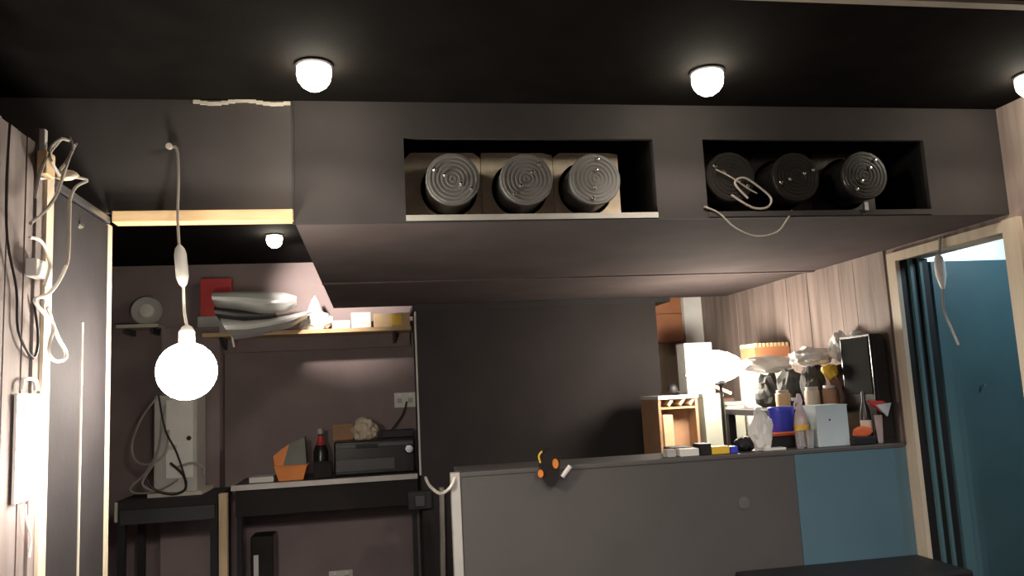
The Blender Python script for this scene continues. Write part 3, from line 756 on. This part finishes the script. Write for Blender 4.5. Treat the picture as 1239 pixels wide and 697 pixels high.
# tall black speaker
y0 = 3.37
xf = onY(1058, 470, y0).x
zt = onY(1075, 403, y0).z
t = thing('tall_speaker', ((xf+2.34)/2, 3.5, CZT), 'tall black loudspeaker at the right end of the counter', 'speaker')
m = MB(); r_ = 0.03
pts = [(xf, CZT), (2.335, CZT), (2.335, zt - r_), (2.335 - r_*0.3, zt - r_*0.3), (2.335 - r_, zt), (xf, zt)]
m.prism(pts, y0, y0 + 0.24, 'y'); m.build('cabinet', M_GLOSSB, t)
B(xf + 0.012, 2.32, y0 - 0.006, y0 - 0.0005, CZT + 0.02, zt - 0.03, bev=0.002).build('front_grille', M_BLACK, t)
B(xf - 0.004, xf - 0.0005, y0 + 0.012, y0 + 0.228, CZT + 0.22, zt - 0.01).build('side_panel', mat('matt_speaker_cloth', (0.02, 0.02, 0.02), 0.95, spec=0.05), t)
MB().blob((xf + 0.015, y0 + 0.12, zt + 0.012), 0.03, 0.02, 0.014, 2, 0.2).build('top_knob_highlight', M_WHITE, t, True)  # white blob paints the highlight on the speaker's top knob

def carton(name, px0, py0, px1, py1, Y, d, z, m, label, cat='box', bev=0.003, parts=()):
    x0, x1, z0, z1 = span(px0, py0, px1, py1, Y)
    o = B(x0, min(x1, 2.345), Y, Y + d, z, z1, bev=bev)
    return o.build(name, m), (x0, x1, z, z1)
# white carton
x0, x1, z0, z1 = span(989, 490, 1027, 541, 3.36)
t = thing('white_carton', ((x0+x1)/2, 3.45, CZT), 'pale bluish white carton beside the spray bottle on the counter', 'box')
B(x0, x1, 3.36, 3.50, CZT, z1, bev=0.003).build('carton', M_LBLUE, t)
MB().lathe([(0.005, 0), (0.004, 0.001), (0.0005, 0.0012)], axis_to(onY(1004, 508, 3.3597), (0, -1, 0)), 10).build('dot_mark', M_DGREY, t)
B(x0 - 0.0008, x1 + 0.0008, 3.359, 3.501, z1 - 0.004, z1 + 0.001).build('lid', M_LBLUE, t)
# spray bottle
q = onY(972, 540, 3.44); q1 = onY(973, 476, 3.44)
t = thing('spray_bottle', (q.x, 3.44, CZT), 'pinkish clear spray bottle with a yellow label', 'bottle')
h = q1.z - CZT
C_ = Matrix.Translation((q.x, 3.44, CZT))
MB().lathe([(0.030, 0), (0.032, 0.006), (0.032, h*0.45), (0.026, h*0.62), (0.014, h*0.74), (0.012, h*0.82)], C_, 20).build('body', M_PINKCL, t, True)
MB().lathe([(0.0325, h*0.25), (0.0325, h*0.42)], C_, 20, cap=False).build('label', M_YEL, t, True)
m = MB(); m.lathe([(0.014, h*0.822), (0.016, h*0.86), (0.012, h*0.94), (0.008, h)], C_, 12)
m.build('spray_head', M_PINKCL, t, True)
B(q.x - 0.034, q.x - 0.012, 3.432, 3.448, CZT + h*0.87, CZT + h*0.93).build('nozzle', M_WHITE, t)
MB().tube([(q.x - 0.016, 3.44, CZT + h*0.87), (q.x - 0.026, 3.44, CZT + h*0.80), (q.x - 0.022, 3.44, CZT + h*0.72)], 0.004).build('trigger', M_PINKCL, t)
# clear cups in front
for k, (px, lab) in enumerate(((972, 'small clear plastic cup left in front of the spray bottle'), (984, 'small clear plastic cup right in front of the spray bottle'))):
    q = onY(px, 546, 3.352 + 0.001*k)
    t = thing('clear_cup', (q.x, 3.352, CZT), lab, 'cup', 'clear cups on the counter')
    C_ = Matrix.Translation((q.x, 3.375, CZT))
    MB().lathe([(0.016, 0), (0.020, 0.075), (0.0215, 0.075), (0.0175, 0.0)][:3], C_, 16).build('wall', M_CLEAR, t, True)
    MB().lathe([(0.0218, 0.0752), (0.0235, 0.0775), (0.0218, 0.080)], C_, 16).build('rim', M_CLEAR, t, True)
# black box, red tray, blue tub
x0, x1, z0, z1 = span(926, 528, 966, 545, 3.46)
zb = z1
tag(B(x0, x1, 3.46, 3.58, CZT, zb, bev=0.003).build('black_box', M_BLACK), 'black box on the counter under the red tray and blue tub', 'box')
x0, x1, z0, z1 = span(922, 521, 968, 528, 3.46)
t = thing('red_tray', ((x0+x1)/2, 3.45, zb + 0.001), 'thin red tray between the black box and blue tub', 'tray')
B(x0, x1, 3.452, 3.588, zb + 0.001, zb + 0.012, bev=0.003).build('tray', M_RED, t)
B(x0, x1, 3.452, 3.458, zb + 0.0121, zb + 0.020).build('rim', M_ORANGE, t)
x0, x1, z0, z1 = span(936, 492, 965, 523, 3.49)
t = thing('blue_tub', ((x0+x1)/2, 3.46, zb + 0.0125), 'shiny blue tub standing on the red tray', 'tub')
zt_ = z1
C_ = Matrix.Translation(((x0+x1)/2, 3.525, zb + 0.0125)); rr = (x1-x0)/2; hh = zt_ - zb - 0.0125
MB().lathe([(rr*0.86, 0), (rr*0.9, 0.004), (rr*0.98, hh*0.86)], C_, 24).build('bowl', M_BLUE, t, True)
MB().lathe([(rr*1.02, hh*0.865), (rr*1.02, hh*0.97), (rr*0.94, hh)], C_, 24).build('lid', M_BLUE, t, True)
crumple('crumpled_bag', 910, 497, 935, 540, 3.385, CZT, M_BAG, 'crumpled white paper bag left of the blue tub', 'bag', seed=5, amp=0.4, dy=0.035)
q = onY(1043, 537, 3.35)
# small things at the speaker foot
x0, x1, z0, z1 = span(1031, 526, 1062, 539, 3.34)
tag(B(x0, x1 - 0.01, 3.335, 3.362, CZT, CZT + 0.035, bev=0.004).build('black_tray', M_BLACK), 'low black tray at the foot of the tall speaker', 'tray')
crumple('crumpled_red_cloth', 1031, 516, 1056, 527, 3.347, CZT + 0.0355, M_REDO, 'crumpled red cloth on the low black tray', 'cloth', seed=6, dy=0.012, sub=2)
x0, x1, z0, z1 = span(1028, 474, 1040, 520, 3.48)
t = thing('dark_bottle', ((x0+x1)/2, 3.48, CZT), 'dark bottle with pale label between the white carton and tall speaker', 'bottle')
xc = min((x0+x1)/2, xf - 0.03)
C_ = Matrix.Translation((xc, 3.40, CZT)); hh = z1 - CZT
MB().lathe([(0.022, 0), (0.024, 0.006), (0.024, hh*0.6), (0.010, hh*0.8), (0.010, hh*0.95), (0.008, hh)], C_, 16).build('glass', M_GLOSSB, t, True)
MB().lathe([(0.0245, hh*0.22), (0.0245, hh*0.45)], C_, 16, cap=False).build('label', M_CREAM, t)
# clear funnel hung on speaker with red and teal cloth
q = onY(1052, 490, 3.355)
t = thing('folded_packet', (q.x, 3.36, q.z), 'red and pale blue folded packet propped before the speaker side', 'packet')
zz = CZT + 0.0355
MB().prism([(xf - 0.055, onY(1040,488,3.36).z + 0.01), (xf + 0.02, onY(1040,488,3.36).z + 0.006), (xf + 0.05, onY(1062,490,3.36).z), (xf + 0.01, onY(1050,500,3.36).z)], 3.347, 3.362, 'y').build('upper_flap', M_RED, t)
MB().prism([(xf - 0.02, onY(1040,490,3.36).z - 0.004), (xf + 0.055, onY(1062,488,3.36).z), (xf + 0.03, onY(1050,505,3.36).z)], 3.338, 3.3465, 'y').build('lower_flap', M_LBLUE, t)
MB().prism([(xf - 0.012, CZT + 0.001), (xf + 0.012, CZT + 0.001), (xf + 0.02, onY(1050,503,3.36).z), (xf - 0.02, onY(1050,503,3.36).z)], 3.3635, 3.3638 + 0.003, 'y').build('stand', M_PINKCL, t)

# flat low things along the counter edge, left to right
def low(name, px0, px1, py0, Y, d, m, label, cat, part=None):
    x0, x1, z0, z1 = span(px0, py0, px1, 548, Y)
    t = B(x0, x1, Y, Y + d, CZT, max(z1, CZT + 0.012), bev=0.003)
    return tag(t.build(name, m), label, cat)
low('dark_tray', 812, 838, 541, 3.46, 0.10, M_DGREY, 'flat dark tray on the counter next to the pillar edge', 'tray')
low('white_card_box', 823, 846, 543, 3.35, 0.06, M_WHITE, 'low white card box near the left end of the counter clutter', 'box')
low('white_card_box', 807, 818, 544, 3.36, 0.05, M_GREYB, 'tiny grey box at the far left of the counter clutter', 'box')
low('black_pouch', 847, 861, 537, 3.37, 0.08, M_BLACK, 'small black pouch left of the yellow pack', 'pouch')
t = low('yellow_pack', 862, 883, 540, 3.36, 0.06, M_YEL, 'yellow pack lying on the counter edge', 'pack')
low('blue_pack', 884, 893, 540, 3.36, 0.05, M_BLUE, 'small blue pack touching the yellow pack', 'pack')
crumple('black_pouch', 891, 528, 914, 547, 3.43, CZT, M_BLACK, 'black slumped pouch between the blue pack and red tray', 'pouch', seed=8, amp=0.2, dy=0.05)
low('white_paper_sheets', 926, 952, 543.5, 3.345, 0.05, M_WHITE, 'thin white paper sheets before the black box', 'paper')

# ================================================================== BACK ROOM, RIGHT
# rack along the right wall
RK = 1.30
t = thing('storage_rack', (2.1, 4.2, 0), 'dark storage rack along the board wall behind the counter', 'rack')
B(1.90, 2.345, 3.64, 4.22, RK - 0.03, RK, bev=0.003).build('shelf', M_PILL, t)
B(1.90, 2.345, 3.64, 4.22, 0.62, 0.65).build('shelf', M_PILL, t)
for a in (1.90, 2.305):
    for b_ in (3.64, 4.18): B(a, a + 0.04, b_, b_ + 0.04, 0, RK - 0.0305).build('leg', M_BLACK, t)
RZ_ = RK + 0.001
BZ = 1.0
def rk(name, px0, py0, px1, py1, Y, m, label, cat, seed, amp=0.3, z=RZ_, dy=None, fr=2.6):
    return crumple(name, px0, py0, px1, py1, Y, z, m, label, cat, amp, fr, seed, dy)
# dark base layer of bags
rk('cloth_bag', 916, 452, 948, 488, 4.10, M_DARKBAG, 'dark grey cloth bag at the far end of the rack', 'bag', 11)
rk('cloth_bag', 944, 446, 976, 490, 3.96, M_DARKBAG, 'dark grey cloth bag in the middle of the rack', 'bag', 12)
rk('cloth_bag', 972, 440, 1003, 492, 3.82, M_DARKBAG, 'dark cloth bag under the white plastic sheet', 'bag', 13)
rk('cloth_bag', 1002, 438, 1031, 496, 3.68, M_BROWNBAG, 'dark brown cloth bag beside the tall speaker', 'bag', 14, dy=0.06)
# crumpled white plastic on top, overlapping bags
def drape(name, px0, py0, px1, py1, Y, m, label, cat, seed, dy=0.1, amp=0.4):
    x0, x1, z0, z1 = span(px0, py0, px1, py1, Y)
    mm = MB().blob(((x0+x1)/2, Y, (z0+z1)/2), (x1-x0)/2, dy, (z1-z0)/2, 3, amp, 2.4, seed, flat=False)
    return tag(mm.build(name, m), label, cat)
drape('plastic_sheet', 958, 421, 1004, 443, 3.81, M_BAG, 'crumpled white plastic sheet over the dark bags on the rack', 'plastic sheet', 21)
drape('plastic_bag', 1005, 403, 1030, 437, 3.68, M_BAG, 'upright crumpled white plastic bag against the tall speaker', 'bag', 22, 0.05)
drape('white_cloth', 896, 430, 958, 452, 4.12, M_BAG, 'flat white cloth spread toward the bulb', 'cloth', 23, 0.07, 0.25)
q = onY(1004, 449, 3.635)
tag(MB().blob(q, 0.04, 0.03, 0.035, 2, 0.35, 2.5, 31, flat=False).build('yellow_glove', M_YEL), 'crumpled yellow glove among the dark bags', 'glove')
# small jars on rack front
for k, (px, py0, py1, Y, m_, lab) in enumerate((
    (948, 472, 490, 3.86, M_KRAFT, 'light brown jar at the left of the rack front'),
    (984, 468, 492, 3.72, M_CREAM, 'cream jar in the middle of the rack front'),
    (1006, 466, 492, 3.675, M_CARD, 'brown jar at the right of the rack front'))):
    a = onY(px, py1, Y); b_ = onY(px, py0, Y)
    t = thing('jar', (a.x, Y, RZ_), lab, 'jar', 'jars on the rack front')
    rr = 0.036; hh = max(b_.z - RZ_, 0.05)
    C_ = Matrix.Translation((a.x, 3.845 + 0.0, RZ_))
    C_ = Matrix.Translation((a.x, Y, RZ_))
    MB().lathe([(rr*0.95, 0), (rr, 0.006), (rr, hh*0.8), (rr*0.8, hh*0.86)], C_, 16).build('body', m_, t, True)
    MB().lathe([(rr*0.85, hh*0.862), (rr*0.85, hh)], C_, 16).build('lid', M_GREYB, t, True)
# crate with slats near wall
YCR = 4.86
x0, x1, z0, z1 = span(913, 414, 957, 432, 4.28)
t = thing('wooden_crate', ((x0+x1)/2, 4.6, z0), 'flat wooden crate with slotted top edge on the bright stack', 'crate')
xr_ = min(x1, 2.35)
B(x0, xr_, 4.28, 4.46, z0, z1 - 0.025).build('body', M_TERRA, t)
for k in range(9):
    xx = x0 + (xr_ - x0)*k/9; B(xx, xx + (xr_-x0)/9*0.7, 4.275, 4.465, z1 - 0.0245, z1 - 0.003).build('slat', M_KRAFT, t)
tag(B(x0 + 0.02, 2.34, 4.37, 4.55, BZ + 0.001, z0 - 0.001, bev=0.005).build('white_carton', M_WHITE), 'large white carton under the wooden crate', 'box')

# bench in the back right corner with cartons and the bright bulb
BZ = 1.0
t = thing('back_bench', (1.6, 4.6, 0), 'low back bench between pillar and rack', 'bench')
B(1.13, 2.345, 4.36, 4.98, BZ - 0.03, BZ).build('top', M_PILL, t)
for a in (1.15, 2.30):
    for b_ in (4.37, 4.93): B(a, a + 0.04, b_, b_ + 0.04, 0, BZ - 0.0305).build('leg', M_BLACK, t)
Yq = 4.45
bz = BZ + 0.001
x0, x1, z0, z1 = span(803, 486, 846, 535, Yq)
shz = span(800, 478, 850, 480, Yq)[3]
t = thing('brown_cabinet', ((x0+x1)/2, Yq + 0.1, bz), 'brown open cabinet next to the pillar with a pale top', 'cabinet')
xL = onY(797, 500, Yq).x
B(x1 - 0.016, x1, Yq, Yq + 0.30, bz, shz - 0.021).build('side_panel', M_CARD, t)
B(xL, xL + 0.016, Yq, Yq + 0.30, bz, shz - 0.021).build('side_panel', M_CARD, t)
B(xL + 0.0165, x1 - 0.0165, Yq + 0.12, Yq + 0.14, bz, shz - 0.021).build('back_panel', M_CARD, t)
B(xL, x1 + 0.003, Yq - 0.01, Yq + 0.32, shz - 0.02, shz).build('top', M_TOP, t)
zin = onY(822, 492, Yq).z
B(xL + 0.0165, x1 - 0.0165, Yq + 0.003, Yq + 0.119, zin - 0.012, zin).build('inner_shelf', M_CARD, t)
for k, px in enumerate((812, 826, 838)):
    a = onY(px, 485, Yq)
    MM = spin((a.x, Yq + 0.05, zin + 0.03), 0, math.radians(38), 0)
    tag(MB().box(a.x - 0.008, a.x + 0.008, Yq + 0.006, Yq + 0.10, zin + 0.004, zin + 0.062, M=MM).build('leaning_book', M_KRAFT),
        ('pale leaning book nearest the pillar in the brown cabinet', 'pale leaning book in the middle of the brown cabinet', 'pale leaning book rightmost in the brown cabinet')[k], 'book', 'leaning books in the brown cabinet')
x0, x1, z0, z1 = span(804, 502, 816, 533, Yq)
tag(B(max(x0, xL + 0.018), x1, Yq + 0.01, Yq + 0.09, bz, z1, bev=0.003).build('kraft_carton', M_KRAFT), 'upright light cardboard carton inside the brown cabinet', 'box')
# grey green boxes
for (a, b, c_, d_, Y, m_, lab, cat) in (
    (853, 476, 877, 535, 4.44, M_GGREEN, 'tall grey green box right of the brown cabinet', 'box'),
    (882, 486, 902, 535, 4.44, M_GGREEN, 'narrower grey green box left of the white bag', 'box'),
    (866, 482, 890, 535, 4.635, M_BROWNBAG, 'dark brown box wedged between the grey green boxes', 'box'),
    (905, 488, 926, 535, 4.58, M_BROWNBAG, 'dark brown box beside the rack leg', 'box')):
    x0, x1, z0, z1 = span(a, b, c_, d_, Y)
    t = thing('storage_box', ((x0+x1)/2, Y, bz), lab, cat)
    B(x0, x1, Y, Y + 0.18, bz, z1 - 0.02, bev=0.004).build('body', m_, t)
    B(x0 - 0.004, x1 + 0.004, Y - 0.004, Y + 0.184, z1 - 0.0195, z1, bev=0.003).build('lid', m_, t)
# lamp on the cabinet: bright bulb with a white reflector, arm, and items round it
q = onY(870, 444, 4.16)
t = thing('floor_work_lamp', (q.x, q.y, 0), 'glaring white work lamp on a thin stand in the cluttered right corner', 'lamp')
MB().blob(q, 0.13, 0.065, 0.085, 3, 0.12, 2.0, 17, flat=False).build('lit_diffuser', M_GLOWR, t, True)
MB().lathe([(0.026, -0.10), (0.03, -0.09), (0.03, -0.066), (0.02, -0.062)], Matrix.Translation(q), 14).build('lamp_holder', M_BLACK, t)
MB().tube([q + Vector((0, 0, -0.10)), (q.x, q.y, 0.30)], 0.009, 8, 0).build('pole', M_BLACK, t)
for k in range(3):
    a = 0.5 + k*2.094
    MB().tube([(q.x, q.y, 0.34), (q.x + 0.16*math.cos(a), q.y + 0.16*math.sin(a), 0.012)], 0.009, 8, 0).build('leg', M_BLACK, t)
# timber stick
a_, b_ = onY(829, 453, 4.42), onY(884, 476, 4.40)
m = MB(); d = (b_ - a_); A = axis_to(a_, d)
m._add([(-.016,-.008,0),(.016,-.008,0),(.016,.008,0),(-.016,.008,0),(-.016,-.008,d.length),(.016,-.008,d.length),(.016,.008,d.length),(-.016,.008,d.length)],
       [(0,3,2,1),(4,5,6,7),(0,1,5,4),(1,2,6,5),(2,3,7,6),(3,0,4,7)], A)
tag(m.build('timber_batten', M_KRAFT), 'slanting timber batten resting on the grey green box', 'batten')
# white stack around the bulb
x0, x1, z0, z1 = span(832, 414, 866, 476, 4.8)
tag(B(x0, x1, 4.83, 4.97, BZ + 0.001, z1, bev=0.005).build('white_appliance', M_WHITE), 'white boxy appliance behind the bench bulb', 'appliance')
x0, x1, z0, z1 = span(828, 372, 860, 420, YB - 0.25)
t = thing('white_wall_cabinet', ((x0+x1)/2, YB - 0.1, z0), 'white wall cabinet above the glare in the far corner', 'cabinet')
B(x0, x1, YB - 0.23, YB - 0.001, z0 - 0.05, z1 + 0.10, bev=0.002).build('body', M_WHITEP, t)
B(x0 + 0.004, x1 - 0.004, YB - 0.25, YB - 0.2305, z0 - 0.045, z1 + 0.095, bev=0.002).build('door', M_WHITEP, t)
x0b, x1b, z0b, z1b = span(795, 378, 827, 413, YB - 0.25)
t = thing('orange_wall_cabinet', ((x0b+x1b)/2, YB - 0.1, z0b), 'orange brown wall cabinet next to the pillar top', 'cabinet')
B(x0b - 0.1, x1b, YB - 0.23, YB - 0.001, z0b, z1b + 0.12, bev=0.002).build('body', M_TERRA, t)
B(x0b - 0.096, x1b - 0.004, YB - 0.25, YB - 0.2305, z0b + 0.004, z1b - 0.01, bev=0.002).build('door', M_TERRA, t)
struct(B(PX1 - 0.4, XR - 0.02, YB - 0.012, YB - 0.0005, 0, 1.80).build('trim_9', M_CREAM), 'cream wall lining behind the bench bulb')
# black round thing on the cabinet top
q = onY(817, 464, 4.5)
t = thing('black_ladle', (q.x, 4.55, shz), 'small black round handled object on the pale cabinet top', 'utensil')
MB().blob((q.x, 4.55, shz + 0.036), 0.030, 0.03, 0.034, 2, 0.0).build('bowl', M_BLACK, t, True)
MB().tube([(q.x + 0.02, 4.55, shz + 0.03), (q.x + 0.05, 4.55, shz + 0.012), (q.x + 0.085, 4.55, shz + 0.008)], 0.006).build('handle', M_BLACK, t, True)

# ================================================================== HANGING PLUG AT THE RIGHT DOORWAY
XP = XR - 0.03
t = thing('hanging_plug', onX(1137, 290, XP), 'white inline switch hanging from the right door head', 'plug')
MB().tube([onX(1137, 286, XP), onX(1137, 300, XP), onX(1135, 312, XP)], 0.006).build('cable', M_CABLEG, t, True)
a_, b_ = onX(1135, 308, XP), onX(1141, 350, XP)
dm = b_ - a_
MB().lathe([(0.008, 0), (0.017, 0.015), (0.021, 0.05), (0.021, dm.length-0.06), (0.011, dm.length-0.015), (0.006, dm.length)], axis_to(a_, dm), 12).build('switch_body', M_WHITE, t, True)
MB().tube([b_, onX(1142, 375, XP), onX(1150, 395, XP), onX(1160, 418, XP)], 0.0055).build('tail', M_CABLEG, t, True)
